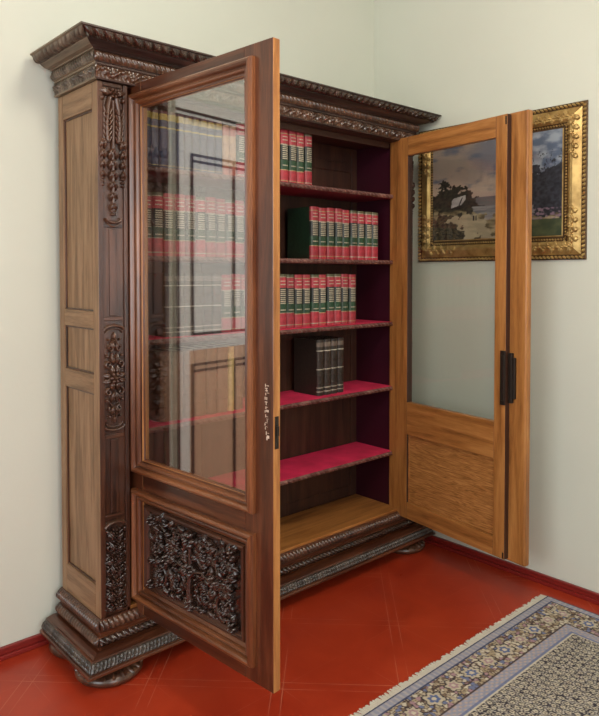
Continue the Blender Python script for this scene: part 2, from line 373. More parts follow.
# pilasters with their carvings
def pilaster(x0, mirror):
    b = MB(); e = .017; xa, xb = (x0+.0225, x0+A) if mirror > 0 else (x0, x0+A-.0345)
    b.box(xa, xb, 0.008, .062, .2, 2.195, 'walnut_z')
    p, q = (x0+A-e, x0+A) if mirror > 0 else (x0, x0+e); b.box(p, q, 0, .009, .2, 2.195, 'walnut_z')
    for z0, z1 in ((.2, .222), (.585, .60), (.885, .900), (1.322, 1.337), (1.665, 1.68), (2.18, 2.195)): b.box(x0+.0225, x0+A-.0225, .002, .01, z0, z1, 'walnut_x')
    for z0, z1 in ((.605, .88), (1.34, 1.66)): b.box(x0+.045, x0+.075, .003, .01, z0, z1, 'walnut_z')
    P = b.build('pilaster', bc, bevel=.002)
    cx = x0+A/2
    fn = lambda u, w_, h: (cx+u, .008-h*1.35, w_)
    arc = lambda z, r, up: [(r*math.cos(a), z+up*.016*math.sin(a)) for a in [PI*i/12 for i in range(13)]]
    # top: hanging bellflower drops under a flower head
    b = MB(); m = 'carve_brown'
    flower(b, fn, 0, 2.155, .022, 6, .022, m)
    for s in (-1, 1):
        leaf(b, fn, s*.006, 2.15, PI/2-s*1.1, .05, .012, .016, m, curl=-s*.4); blob(b, fn, s*.042, 2.135, .010, .010, .016, 0, m)
        stem(b, fn, [(s*.012, 2.14), (s*.02, 2.10), (s*.026, 2.04), (s*.022, 1.98)], .010, .009, .016, m)
        for i in range(6):   # drapery folds
            z = 2.085-i*.020; stem(b, fn, [(s*.008, z+.012), (s*.016, z-.006), (s*.028, z-.010), (s*.036, z+.004), (s*.038, z+.016)], .0055, .004, .018-i*.001, m)
        for i in range(4):
            z = 1.985-i*.038; r = .024-i*.002
            leaf(b, fn, s*.040, z, -PI/2-.5, r*1.5, r*.34, .017, m, curl=.5); leaf(b, fn, s*.040, z, -PI/2+.5, r*1.5, r*.34, .017, m, curl=-.5); blob(b, fn, s*.040, z-.006, .006, .011, .02, 0, m)
        for i in range(3): blob(b, fn, s*.040, 1.845-i*.013, .012-.002*i, .005, .012, 0, m)
    stem(b, fn, [(0, 2.13), (.001, 2.0), (-.001, 1.9), (0, 1.72)], .008, .007, .013, m)
    for i in range(6):
        z = 1.955-i*.040; r = .034-i*.002
        leaf(b, fn, 0, z, -PI/2-.65, r*1.3, r*.33, .018, m, curl=.7); leaf(b, fn, 0, z, -PI/2+.65, r*1.3, r*.33, .018, m, curl=-.7); blob(b, fn, 0, z-.01, .008, .014, .022, 0, m)
    for i in range(3): blob(b, fn, 0, 1.738-i*.012, .018-.003*i, .006, .014, 0, m)
    stem(b, fn, arc(1.70, .030, -1), .008, .006, .014, m); stem(b, fn, arc(1.686, .024, -1), .004, .004, .008, m)
    b.build('carved_drop', P, smooth=True)
    # middle: arched field with a rosette between leaf clusters
    b = MB(); m = 'carve_brown'
    for z, up in ((1.287, 1), (.932, -1)):
        stem(b, fn, arc(z, .040, up), .006, .006, .010, m); stem(b, fn, arc(z-up*.012, .034, up), .003, .003, .006, m)
    zc = 1.11
    flower(b, fn, 0, zc, .024, 6, .020, m)
    for k in range(8):
        a = PI/8+k*PI/4; leaf(b, fn, .014*math.cos(a), zc+.014*math.sin(a), a, .036, .010, .017, m, curl=.5 if k % 2 else -.5)
    for s in (-1, 1):
        for q in (-1, 1):
            stem(b, fn, spiral(s*.024, zc+q*.052, .014, 1.1, PI/2 if q < 0 else -PI/2, s*q), .005, .003, .013, m)
            stem(b, fn, spiral(s*.018, zc+q*.112, .013, 1.1, PI/2 if q < 0 else -PI/2, -s*q), .005, .003, .013, m)
            leaf(b, fn, 0, zc+q*.05, q*(PI/2)+s*.6, .045, .009, .016, m, curl=-s*.8); leaf(b, fn, 0, zc+q*.105, q*(PI/2)+s*.8, .038, .009, .016, m, curl=-s*1.2)
            blob(b, fn, s*.030, zc+q*.082, .007, .007, .013, 0, m); blob(b, fn, s*.022, zc+q*.142, .006, .006, .012, 0, m)
    for q in (-1, 1):
        flower(b, fn, 0, zc+q*.075, .013, 5, .016, m); flower(b, fn, 0, zc+q*.135, .012, 5, .015, m); leaf(b, fn, 0, zc+q*.14, q*PI/2, .03, .008, .014, m)
    b.build('carved_rosette', P, smooth=True)
    # bottom: round-headed field of fruit and leaves
    b = MB(); m = 'carve'; q = random.Random(3)
    stem(b, fn, arc(.555, .040, 1), .006, .006, .012, 'carve_brown')
    for i in range(7):
        z = .525-i*.044
        for s in (-1, 1):
            leaf(b, fn, 0, z-.02, PI/2-s*q.uniform(.6, 1.3), .048, .011, .017, m, curl=-s*q.uniform(-1, 1)); stem(b, fn, spiral(s*.024, z, .015, 1.15, q.uniform(0, 6), s), .0055, .003, .014, m)
            blob(b, fn, s*.034, z+.018, .0075, .0075, .015, 0, m); blob(b, fn, s*.012, z+.022, .006, .006, .017, 0, m)
        flower(b, fn, q.uniform(-.008, .008), z, .015, 5, .019, m, a0=q.uniform(0, 1))
    b.build('carved_fruit', P, smooth=True)
pilaster(0, 1); pilaster(W-A+.012, -1)

# cornice: mouldings + three carved bands
b = MB()
sweep(b, [(-.02, 2.197), (.012, 2.197), (.014, 2.203), (.010, 2.205), (.010, 2.246), (.016, 2.248), (.012, 2.252), (.012, 2.258), (.019, 2.259), (.019, 2.296), (.027, 2.297), (.029, 2.300), (.046, 2.303), (.058, 2.309), (.066, 2.314), (.068, 2.317), (.100, 2.341), (.107, 2.343), (.107, 2.349), (.09, 2.350)], 'cornice', 'cornice_side')
b.poly([(-.1, YB, 2.349), (-.1, -.1, 2.349), (W+.1, -.1, 2.349), (W+.1, YB, 2.349)], 'cornice')
co_ = b.build('cornice', bc)
def lf(per, amp, vein=6):
    def f(d, v):
        t = (d/per) % 1; s = abs(2*t-1); edge = 1-abs(2*v-1)**2
        body = max(0, 1-(s*(1.05+.4*v))**2)
        return amp*(edge*(.25+.75*body**.6)+.22*math.sin(vein*PI*s+3*v)*edge)
    return f
def gad(per, amp, slant=.8):
    return lambda d, v: amp*abs(math.sin(PI*(d/per+slant*v)))**.6*(1-abs(2*v-1)**3)
def scales(per, amp):
    def f(d, v):      # interlaced ring-and-leaf running ornament
        e = 1-abs(2*v-1)**6; best = 0
        for k in (0, 1):
            x = ((d/per+.5*k) % 1)-.5; y = (v-.5)*.9
            r = math.hypot(x, y*.9); best = max(best, math.exp(-((r-.34)/.085)**2)*(1 if k == 0 else .75))
            best = max(best, (.9 if k == 0 else .6)*math.exp(-(r/.11)**2))
        return amp*e*best
    return f
def wavy(per, amp):
    def f(d, v):
        c = .5+.26*math.sin(2*PI*d/per); e = 1-abs(2*v-1)**4
        g = math.exp(-((v-c)/.13)**2); h2 = math.exp(-((v-(1-c))/.10)**2)*abs(math.cos(2*PI*d/per))
        return amp*e*(.9*g+.75*h2+.2*math.sin(2*PI*d/(per/5)+6*v))
    return f
b = MB(); band(b, .011, 2.204, .011, 2.246, wavy(.085, .013), 'carve_brown', 'carve_grey'); b.build('leaf_band', co_, smooth=True)
b = MB(); band(b, .020, 2.260, .020, 2.295, gad(.024, .012, .9), 'carve_brown', 'carve_grey'); b.build('ribbed_band', co_, smooth=True)
b = MB(); band(b, .069, 2.3165, .101, 2.341, lf(.036, .014), 'carve', 'carve_grey', nv=10); b.build('acanthus_band', co_, smooth=True)

# plinth
b = MB()
sweep(b, [(-.01, .223), (.004, .223), (.008, .218), (.008, .178), (.006, .172), (.006, .164), (.014, .162), (.014, .128), (.022, .124), (.034, .124), (.050, .121), (.060, .118), (.066, .118), (.068, .112), (.083, .080), (.090, .078), (.092, .074), (.092, .067), (.086, .064), (-.02, .064)], 'red_x', 'red_y')
b.poly([(-.08, YB, .066), (W+.08, YB, .066), (W+.08, -.08, .066), (-.08, -.08, .066)], 'walnut_x')
pl = b.build('plinth', bc)
b = MB(); band(b, .008, .178, .008, .220, gad(.021, .016, .55), 'carve_brown', 'carve_brown', bulge=.004); b.build('gadrooned_band', pl, smooth=True)
b = MB(); band(b, .014, .129, .014, .161, gad(.024, .013, 1.4), 'carve', 'carve_brown', bulge=.007); b.build('roped_band', pl, smooth=True)
b = MB(); band(b, .0825, .080, .068, .112, scales(.030, .0095), 'carve_slate', 'carve_slate', bulge=.001, step=.0028, nv=14); b.build('scaled_band', pl, smooth=True)
# bun feet
def lathe(b, cx, cy, prof, mat, n=36):
    b.quadgrid([[(cx+r*math.cos(2*PI*j/n), cy+r*math.sin(2*PI*j/n), z) for j in range(n)] for r, z in prof], mat, closed=True)
FP = [(.001, 0), (.098, 0), (.116, .005), (.124, .015), (.124, .024), (.115, .036), (.084, .043), (.072, .047), (.070, .052), (.080, .056), (.082, .066), (.001, .066)]
for fx, fy in ((.045, .03), (W-.045, .03), (.045, .27), (W-.045, .27)):
    b = MB(); lathe(b, fx, fy, FP, 'carve_brown'); o = b.build('bun_foot', bc, smooth=True)
    if fy < .1:
        b = MB()
        for k in range(20):
            a = 2*PI*k/20; rows = []
            for i in range(6):
                t = i/5; rr = .119-.034*t; z = .030+.018*t; ww = .36*math.sin(PI*min(1, t*.8+.2))/2*2*PI/20*1.6
                rows.append([(fx+(rr+.006*c)*math.cos(a+ww*q), fy+(rr+.006*c)*math.sin(a+ww*q), z+.004*c) for q, c in ((-1, 0), (-.5, 1), (0, 1.3), (.5, 1), (1, 0))])
            b.quadgrid(rows, 'carve_brown')
        b.build('foot_leaf_carving', o, smooth=True)

# shelves
for z in (S1, S2, S3, S4, S5):
    b = MB(); b.box(.106, W-.106, .043, D-.022, z-.020, z-.003, 'crimson', ny='walnut_x')
    sh = b.build('shelf', bc)
    b = MB(); b.box(.107, W-.107, .044, D-.023, z-.003, z, 'felt'); b.build('felt_lining', sh)
    b = MB(); rows = []; n = 420
    for j in range(9):
        v = j/8; row = []
        for i in range(n+1):
            x = .107+(W-.214)*i/n; h = .002*math.sin(PI*v)+.0085*abs(math.sin(PI*(x/.030+.8*v)))*(1-abs(2*v-1)**3)
            row.append((x, .043-h, z-.021+.021*v))
        rows.append(row)
    b.quadgrid(rows, 'carve_edge'); b.build('carved_edge', sh, smooth=True)

# doors.  local frame: s along width, y=0 outside face, y=+T inside face
T = .030; ZD, ZT, DW = .204, 2.206, .807
def mould(b, s0, s1, z0, z1, prof, mx, mz):
    """bolection frame: prof = (inset, height above outer face) pairs, mitred"""
    for k in range(4):
        rows = []
        for ins, h in prof:
            c = [(s0+ins, z0+ins), (s1-ins, z0+ins), (s1-ins, z1-ins), (s0+ins, z1-ins)]
            rows.append([(c[k][0], -h, c[k][1]), (c[(k+1) % 4][0], -h, c[(k+1) % 4][1])])
        b.quadgrid(rows, mz if k in (1, 3) else mx)
def flipx(o, f):
    if f < 0:
        me = o.data
        for v in me.vertices: v.co.x = -v.co.x
        me.flip_normals()
def door(loc, rz, wd, f, carved_extra):
    e = bpy.data.objects.new('glazed_door', None)
    g0, g1, q0, q1 = .108, .680, .793, 2.115
    if f < 0: g0, g1, q0, q1 = .135, .700, .820, 2.110
    m0, m1 = (.058, .729) if f > 0 else (.070, .748)
    b = MB(); ix = dict(py='honey_x'); iz = dict(py='honey_z', px='honey_z' if f > 0 else 'darkedge', nx='honey_z')  # second door's free edge coloured dark, standing in for deep shade
    r0, r1 = .29, .65
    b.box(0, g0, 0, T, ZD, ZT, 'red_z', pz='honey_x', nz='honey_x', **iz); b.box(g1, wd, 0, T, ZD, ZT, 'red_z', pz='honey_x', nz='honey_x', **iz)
    b.box(g0, g1, 0, T, q1, ZT, 'red_x', pz='honey_x', nz='honey_x', **ix); b.box(g0, g1, 0, T, ZD, r0, 'red_x', nz='honey_x', pz='honey_x', **ix)
    b.box(g0, g1, 0, T, r1, q0, 'red_x', nz='honey_x', pz='honey_x', **ix)
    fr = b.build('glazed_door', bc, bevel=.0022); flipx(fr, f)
    fr.location = loc; fr.rotation_euler = (0, 0, rz)
    P = [(0, 0), (.0, .012), (.003, .020), (.009, .025), (.016, .025), (.022, .020), (.025, .013), (.026, .008), (.030, .006), (.031, .010), (.036, .013), (.042, .011), (.046, .004), (.047, .0), (.053, -.003), (.058, -.006), (.060, -.012)]
    P = [(i_*.88, h_) for i_, h_ in P]
    b = MB(); mould(b, m0, m1, .745 if f > 0 else .762, 2.165, P, 'mould_x', 'mould_z'); o = b.build('glazing_moulding', fr); flipx(o, f)
    b = MB(); b.box(g0-.004, g1+.004, .011, .015, q0-.004, q1+.004, 'old_glass' if f > 0 else 'glass'); o = b.build('glass_pane', fr); flipx(o, f)
    # lower panel
    b = MB(); b.box(g0, g1, .008, .0135, r0, r1, 'carve', py='burl'); 
    o = b.build('lower_panel', fr); flipx(o, f)
    b = MB(); mould(b, m0, m1, .258, .682, P, 'mould_x', 'mould_z')
    mould(b, m0+.054, m1-.054, .312, .628, [(0, -.006), (.004, .002), (.010, .004), (.014, .0), (.018, -.001), (.022, -.004), (.026, -.008)], 'walnut_x', 'walnut_z')
    o = b.build('panel_moulding', fr); flipx(o, f)
    # inner bead round the panel, seen on the inside face
    b = MB()
    for s0, s1, z0, z1 in ((g0, g0+.006, r0, r1), (g1-.006, g1, r0, r1), (g0, g1, r0, r0+.006), (g0, g1, r1-.006, r1)): b.box(s0, s1, .0135, .019, z0, z1, 'honey_x')
    o = b.build('inner_bead', fr, bevel=.002); flipx(o, f)
    # scrolling foliage
    b = MB(); q = random.Random(11); fn = lambda u, w_, h: (u, .006-h*1.25, w_)
    cx, cz = (.400 if f > 0 else .409), .47; m = 'carve'
    stem(b, fn, [(cx, .335), (cx-.006, .40), (cx+.006, .47), (cx, .56)], .012, .007, .02, m)
    flower(b, fn, cx, .575, .032, 6, .026, m); flower(b, fn, cx, .345, .024, 5, .022, m); flower(b, fn, cx, cz, .026, 6, .026, m)
    for s in (-1, 1):
        rosette_scroll(b, fn, cx+s*.075, .545, .050, -PI/2, -s, m); rosette_scroll(b, fn, cx+s*.180, .525, .055, PI/2, s, m)
        rosette_scroll(b, fn, cx+s*.075, .400, .048, PI/2, s, m); rosette_scroll(b, fn, cx+s*.185, .400, .052, -PI/2, -s, m)
        flower(b, fn, cx+s*.225, .585, .020, 5, .024, m); flower(b, fn, cx+s*.228, .350, .019, 5, .024, m); flower(b, fn, cx+s*.128, .470, .022, 5, .026, m)
        stem(b, fn, [(cx, .44), (cx+s*.03, .47), (cx+s*.07, .48), (cx+s*.13, .455), (cx+s*.18, .46), (cx+s*.23, .47)], .008, .005, .018, m)
        for k in range(80):
            u, z = cx+s*q.uniform(.02, .235), q.uniform(.345, .60); leaf(b, fn, u, z, q.uniform(0, 2*PI), q.uniform(.028, .05), q.uniform(.008, .014), q.uniform(.012, .02), m, curl=q.uniform(-1.6, 1.6))
        for k in range(34): blob(b, fn, cx+s*q.uniform(.03, .235), q.uniform(.345, .60), .006, .006, q.uniform(.018, .024), 0, m)
    o = b.build('foliage_carving', fr, smooth=True); flipx(o, f)
    return fr
TH1, TH2 = 1.4892, 1.4426
d1 = door((.1396, .0625, 0), -TH1, DW, 1, 0)
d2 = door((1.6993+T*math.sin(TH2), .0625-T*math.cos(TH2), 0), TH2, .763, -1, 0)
# lock bolt let into the free edge of the first door, key escutcheon outside, chalk marks
b = MB(); b.box(DW-.002, DW+.0015, .006, .022, .96, 1.06, 'iron'); b.box(DW+.001, DW+.007, .010, .019, 1.0, 1.03, 'iron'); b.build('lock_plate', d1)
b = MB(); q = random.Random(5); M['chalk'] = flat('chalk_white', (.62, .50, .40), .8)
z = .985
while z < 1.155:
    hh = q.choice((.009, .011, .013))
    for k in range(q.choice((2, 3, 3))):
        s = .770+q.uniform(0, .010); t = q.random()
        if t < .5: b.box(s, s+.010, -.0012, .0002, z+q.uniform(0, hh), z+q.uniform(0, hh)+.0022, 'chalk')
        else: b.box(s, s+.0022, -.0012, .0002, z, z+hh*.8, 'chalk')
    z += hh+.003
b.build('chalk_inventory_marks', d1)
# covering strip on the free edge of the second door, lock box
b = MB(); b.box(-.850, -.722, -.036, -.001, ZD-.012, ZT+.008, 'red_z', py='honey_z', ny='red_z', nx='honey_z'); b.build('covering_strip', d2, bevel=.008)
b = MB(); b.box(-.764, -.738, T, T+.008, .905, 1.150, 'iron'); b.box(-.764, -.742, T+.008, T+.012, .925, 1.13, 'iron'); b.build('lock_box', d2, bevel=.004)
b = MB(); b.box(-.800, -.766, .0, .016, .935, 1.12, 'iron'); b.box(-.786, -.766, .0, .018, .915, 1.14, 'iron'); b.build('lock_keeper', d2, bevel=.003)
b = MB(); b.box(-.760, -.752, T-.002, T+.001, .2075, .235, 'iron'); b.build('edge_bolt', d2)
b = MB(); b.box(-.760, -.752, T-.002, T+.001, 2.16, 2.196, 'iron'); b.build('edge_bolt', d2)
# hinges
for dd_ in (d1, d2):
    for z in (.42, 1.2, 1.98):
        b = MB(); lathe(b, 0, .004, [(.001, z-.04), (.005, z-.04), (.005, z+.04), (.001, z+.04)], 'iron', 10); b.build('hinge', dd_)

# ------------------------------------------------------------------ books
def binding(name, kind):
    m, nt, b = newmat(name); L = nt.links.new
    tc = N(nt, 'ShaderNodeTexCoord'); sp = N(nt, 'ShaderNodeSeparateXYZ'); L(tc.outputs['Generated'], sp.inputs[0])
    r = N(nt, 'ShaderNodeValToRGB'); r.color_ramp.interpolation = 'CONSTANT'; L(sp.outputs[2], r.inputs[0])
    red, grn, blk, cream, gold = (.37, .035, .05), (.022, .062, .030), (.016, .020, .017), (.34, .30, .21), (.34, .26, .12)
    st = {'law': [(0, red), (.05, gold), (.065, red), (.25, gold), (.262, grn), (.44, blk), (.72, cream), (.735, red), (.92, gold), (.935, red)],
          'law2': [(0, red), (.05, cream), (.07, red), (.28, cream), (.29, grn), (.47, blk), (.75, red), (.94, cream), (.955, (.10, .10, .05))],
          'blue': [(0, (.030, .045, .10)), (.06, gold), (.075, (.030, .045, .10)), (.70, (.4, .3, .06)), (.73, (.035, .05, .10)), (.84, (.40, .29, .05)), (.95, (.10, .02, .03))],
          'tanred': [(0, (.45, .12, .08)), (.2, (.50, .30, .18)), (.8, (.45, .12, .08)), (.95, (.5, .3, .18))],
          'dark': [(0, (.030, .020, .014)), (.06, (.4, .36, .28)), (.075, (.03, .02, .014)), (.13, (.4, .36, .28)), (.145, (.03, .02, .014)), (.46, (.5, .46, .36)), (.475, (.035, .022, .015)), (.79, (.5, .46, .36)), (.805, (.04, .028, .02)), (.87, (.17, .13, .10)), (.95, (.035, .025, .018))],
          'brown': [(0, (.17, .085, .045)), (.5, (.18, .09, .05)), (.97, (.14, .07, .04))],
          'cream': [(0, (.5, .36, .14)), (.9, (.45, .30, .12))]}[kind]
    e = r.color_ramp.elements; e[0].position = 0; e[0].color = (*st[0][1], 1); e[1].position = st[1][0]; e[1].color = (*st[1][1], 1)
    for p, c in st[2:]: x = e.new(p); x.color = (*c, 1)
    # spine design only shows on the rounded spine; the boards stay plain cloth
    y = sp.outputs[1]; ls = N(nt, 'ShaderNodeMath', operation='LESS_THAN'); L(y, ls.inputs[0]); ls.inputs[1].default_value = .10
    plain = {'law': grn, 'law2': grn, 'blue': (.03, .045, .10), 'tanred': (.4, .2, .12), 'dark': (.028, .018, .013), 'brown': (.17, .085, .045), 'cream': (.5, .36, .14)}[kind]
    n = N(nt, 'ShaderNodeTexNoise'); n.inputs['Scale'].default_value = 55; n.inputs['Detail'].default_value = 5; L(tc.outputs['Object'], n.inputs[0])
    mx = N(nt, 'ShaderNodeMix', data_type='RGBA'); L(ls.outputs[0], mx.inputs[0])
    if kind in ('law', 'law2'):
        gr = N(nt, 'ShaderNodeValToRGB'); gr.color_ramp.interpolation = 'CONSTANT'; L(sp.outputs[2], gr.inputs[0]); ge = gr.color_ramp.elements
        ge[0].position = 0; ge[0].color = (0, 0, 0, 1); ge[1].position = .33; ge[1].color = (1, 1, 1, 1)
        for p_ in (.36, .455, .49, .525, .56, .60, .635, .67, .705, .80, .86):
            if p_ > .37:
                x_ = ge.new(p_); x_.color = (1, 1, 1, 1)
            x_ = ge.new(p_+(.018 if p_ > .37 else -.012)); x_.color = (0, 0, 0, 1)
        dx = N(nt, 'ShaderNodeMath', operation='COMPARE'); L(sp.outputs[0], dx.inputs[0]); dx.inputs[1].default_value = .5; dx.inputs[2].default_value = .33
        gm = N(nt, 'ShaderNodeMath', operation='MULTIPLY'); L(gr.outputs[0], gm.inputs[0]); L(dx.outputs[0], gm.inputs[1])
        gx = N(nt, 'ShaderNodeMix', data_type='RGBA'); L(gm.outputs[0], gx.inputs[0]); L(r.outputs[0], gx.inputs[6]); gx.inputs[7].default_value = (.42, .38, .28, 1)
        spine_col = gx.outputs[2]
    else: spine_col = r.outputs[0]
    mx.inputs[6].default_value = (*[c*.5 for c in plain], 1) if kind in ('law', 'law2') else (*plain, 1); L(spine_col, mx.inputs[7])
    hs = N(nt, 'ShaderNodeHueSaturation'); L(mx.outputs[2], hs.inputs['Color']); oi = N(nt, 'ShaderNodeObjectInfo')
    mr = N(nt, 'ShaderNodeMapRange'); L(oi.outputs['Random'], mr.inputs[0]); mr.inputs[3].default_value = .8; mr.inputs[4].default_value = 1.2; wr = N(nt, 'ShaderNodeMapRange'); L(n.outputs[0], wr.inputs[0]); wr.inputs[1].default_value = .3; wr.inputs[2].default_value = .7; wr.inputs[3].default_value = .72; wr.inputs[4].default_value = 1.2
    mm_ = N(nt, 'ShaderNodeMath', operation='MULTIPLY'); L(mr.outputs[0], mm_.inputs[0]); L(wr.outputs[0], mm_.inputs[1]); L(mm_.outputs[0], hs.inputs['Value'])
    L(hs.outputs[0], b.inputs['Base Color']); b.inputs['Roughness'].default_value = .42; return m
for k in ('law', 'law2', 'blue', 'tanred', 'dark', 'brown', 'cream'): M['bind_'+k] = binding('binding_'+k, k)
M['leather_band'] = flat('leather_rib', (.10, .05, .03), .5)
def make_book(kind, t, h, d):
    e = bpy.data.objects.new('book', None); e.empty_display_size = .03; C.objects.link(e)
    mt = 'bind_'+kind; b = MB(); n = 9; ct = .003
    spine = [(t/2-t/2*math.cos(PI*i/(n-1)), .015-.015*math.sin(PI*i/(n-1))**.8) for i in range(n)]
    out = spine+[(t, d), (t-ct, d)]; inn = [(t-ct, .018), (ct, .018)]; loop = out+inn+[(ct, d), (0, d)]
    zs = [(0, 0), (h, 0)]
    if kind in ('dark', 'brown', 'blue', 'tanred'):
        zs = [(0, 0)]
        for f0 in (.2, .35, .62, .78): zs += [(h*f0, 0), (h*f0+.002, 1), (h*f0+.006, 1), (h*f0+.008, 0)]
        zs.append((h, 0))
    b.quadgrid([[(x, y-(.002*q_*math.sin(PI*i/(n-1)) if i < n else 0), z) for i, (x, y) in enumerate(loop)] for z, q_ in zs], mt, closed=True)
    sidx = spine; b.poly([(x, y, h) for x, y in sidx]+[(t-ct, .018, h), (ct, .018, h)], mt)
    for x0 in (0, t-ct): b.poly([(x0, .018, h), (x0+ct, .018, h), (x0+ct, d, h), (x0, d, h)], mt)
    b.build('cover', e)
    b = MB(); b.box(ct, t-ct, .018, d-.006, .004, h-.005, 'paper'); b.build('page_block', e)
    return e
protos = {}
def place(kind, t, h, d, loc, label, group, lean=0):
    key = (kind, t, h, d)
    if key not in protos: e = make_book(*key); protos[key] = e; new = e
    else:
        src = protos[key]; new = src.copy(); C.objects.link(new)
        for ch in list(src.children):
            c = ch.copy(); C.objects.link(c); c.parent = new
    new.location = loc; new.rotation_euler = (0, lean, 0); new['label'] = label; new['category'] = 'book'; new['group'] = group
    return new
ORD = ['first', 'second', 'third', 'fourth', 'fifth', 'sixth', 'seventh', 'eighth', 'ninth', 'tenth', 'eleventh', 'twelfth', 'thirteenth', 'fourteenth', 'fifteenth', 'sixteenth', 'seventeenth']
YS = .092
def row(kinds, x0, n, pitch, z, h, desc, where, group, hj=.0, side='left', d=.18):
    q = random.Random(int(x0*1000+z*77))
    for i in range(n):
        k = kinds[q.randrange(len(kinds))]; x = x0+i*pitch
        w_ = ORD[n-1-i]+' from the right' if side == 'right' else ORD[i]+' from the left'
        if n == 1: w_ = 'standing'
        place(k, round(pitch-.0022, 4), round(h+(q.choice((0, .003)) if hj else 0), 4), d, (x, YS+q.uniform(-.003, .004), z+.0004), f'{desc}, {w_} {where}', group)
row(['blue'], .237, 10, .039, S1, .235, 'navy and yellow volume', 'on the top shelf behind glass', 'navy blue volumes on the top shelf')
row(['tanred'], .628, 2, .037, S1, .225, 'tan and red volume', 'beside the navy books', 'tan and red volumes on the top shelf')
row(['law', 'law2'], .704, 9, .0508, S1, .252, 'red and green law book', 'on the top shelf', 'red and green law books on the top shelf', 1, 'right')
row(['law', 'law2'], .228, 14, .052, S2, .253, 'red and green law book', 'in the second shelf left row', 'law books in the left row of the second shelf', 1)
row(['law', 'law2'], 1.153, 9, .0555, S2, .254, 'red and green law book', 'in the second shelf right group', 'law books in the right group of the second shelf', 1, 'right')
row(['dark'], .335, 6, .0475, S3, .262, 'dark brown volume with pale spine bands', 'on the third shelf', 'dark banded volumes on the third shelf')
row(['law', 'law2'], .622, 16, .0533, S3, .254, 'red and green law book', 'on the third shelf', 'red and green law books on the third shelf', 1, 'right')
row(['brown'], .309, 6, .057, S4, .288, 'plain mid brown tall volume', 'on the fourth shelf', 'plain brown volumes on the fourth shelf')
row(['cream'], .652, 1, .034, S4, .285, 'cream bound book', 'on the fourth shelf behind glass', 'cream book on the fourth shelf')
row(['brown'], .688, 1, .05, S4, .288, 'plain brown volume right of the cream book', 'on the fourth shelf', 'brown volume beside the cream book')
row(['dark'], 1.194, 4, .048, S4, .278, 'dark brown volume with pale spine bands', 'on the fourth shelf', 'set of four dark volumes on the fourth shelf', 0, 'right')

# ------------------------------------------------------------------ painting on the right wall
def carr(name, rows, cols, mat, parent=None):
    """rows: grid of points, cols: same grid of colours"""
    b = MB(); M.setdefault(mat, attr_mat(mat, .45)); b.quadgrid(rows, mat); o = b.build(name, parent)
    ca = o.data.color_attributes.new('pigment', 'FLOAT_COLOR', 'POINT'); flatc = []
    for r in cols:
        for c in r: flatc += [c[0], c[1], c[2], 1]
    ca.data.foreach_set('color', flatc); return o
def mixc(a, b_, t): t = max(0, min(1, t)); return tuple(a[i]+(b_[i]-a[i])*t for i in range(3))
def sst(a, b_, x): t = max(0, min(1, (x-a)/(b_-a))); return t*t*(3-2*t)
def fbm(x, y, s=0, o=4):
    v = 0; a = .5
    for i in range(o): v += a*noise.noise(Vector((x, y, s+i*7.3))); x *= 2.03; y *= 2.03; a *= .5
    return v
pt = thing('framed_painting', 'winter landscape painting in a wide gilt carved frame on the right wall', 'painting', (XW, -.43, 1.56))
PY0, PY1, PZ0, PZ1 = .046+.43, -.905+.43, 0, .722      # local: y left edge (towards corner) .. right edge
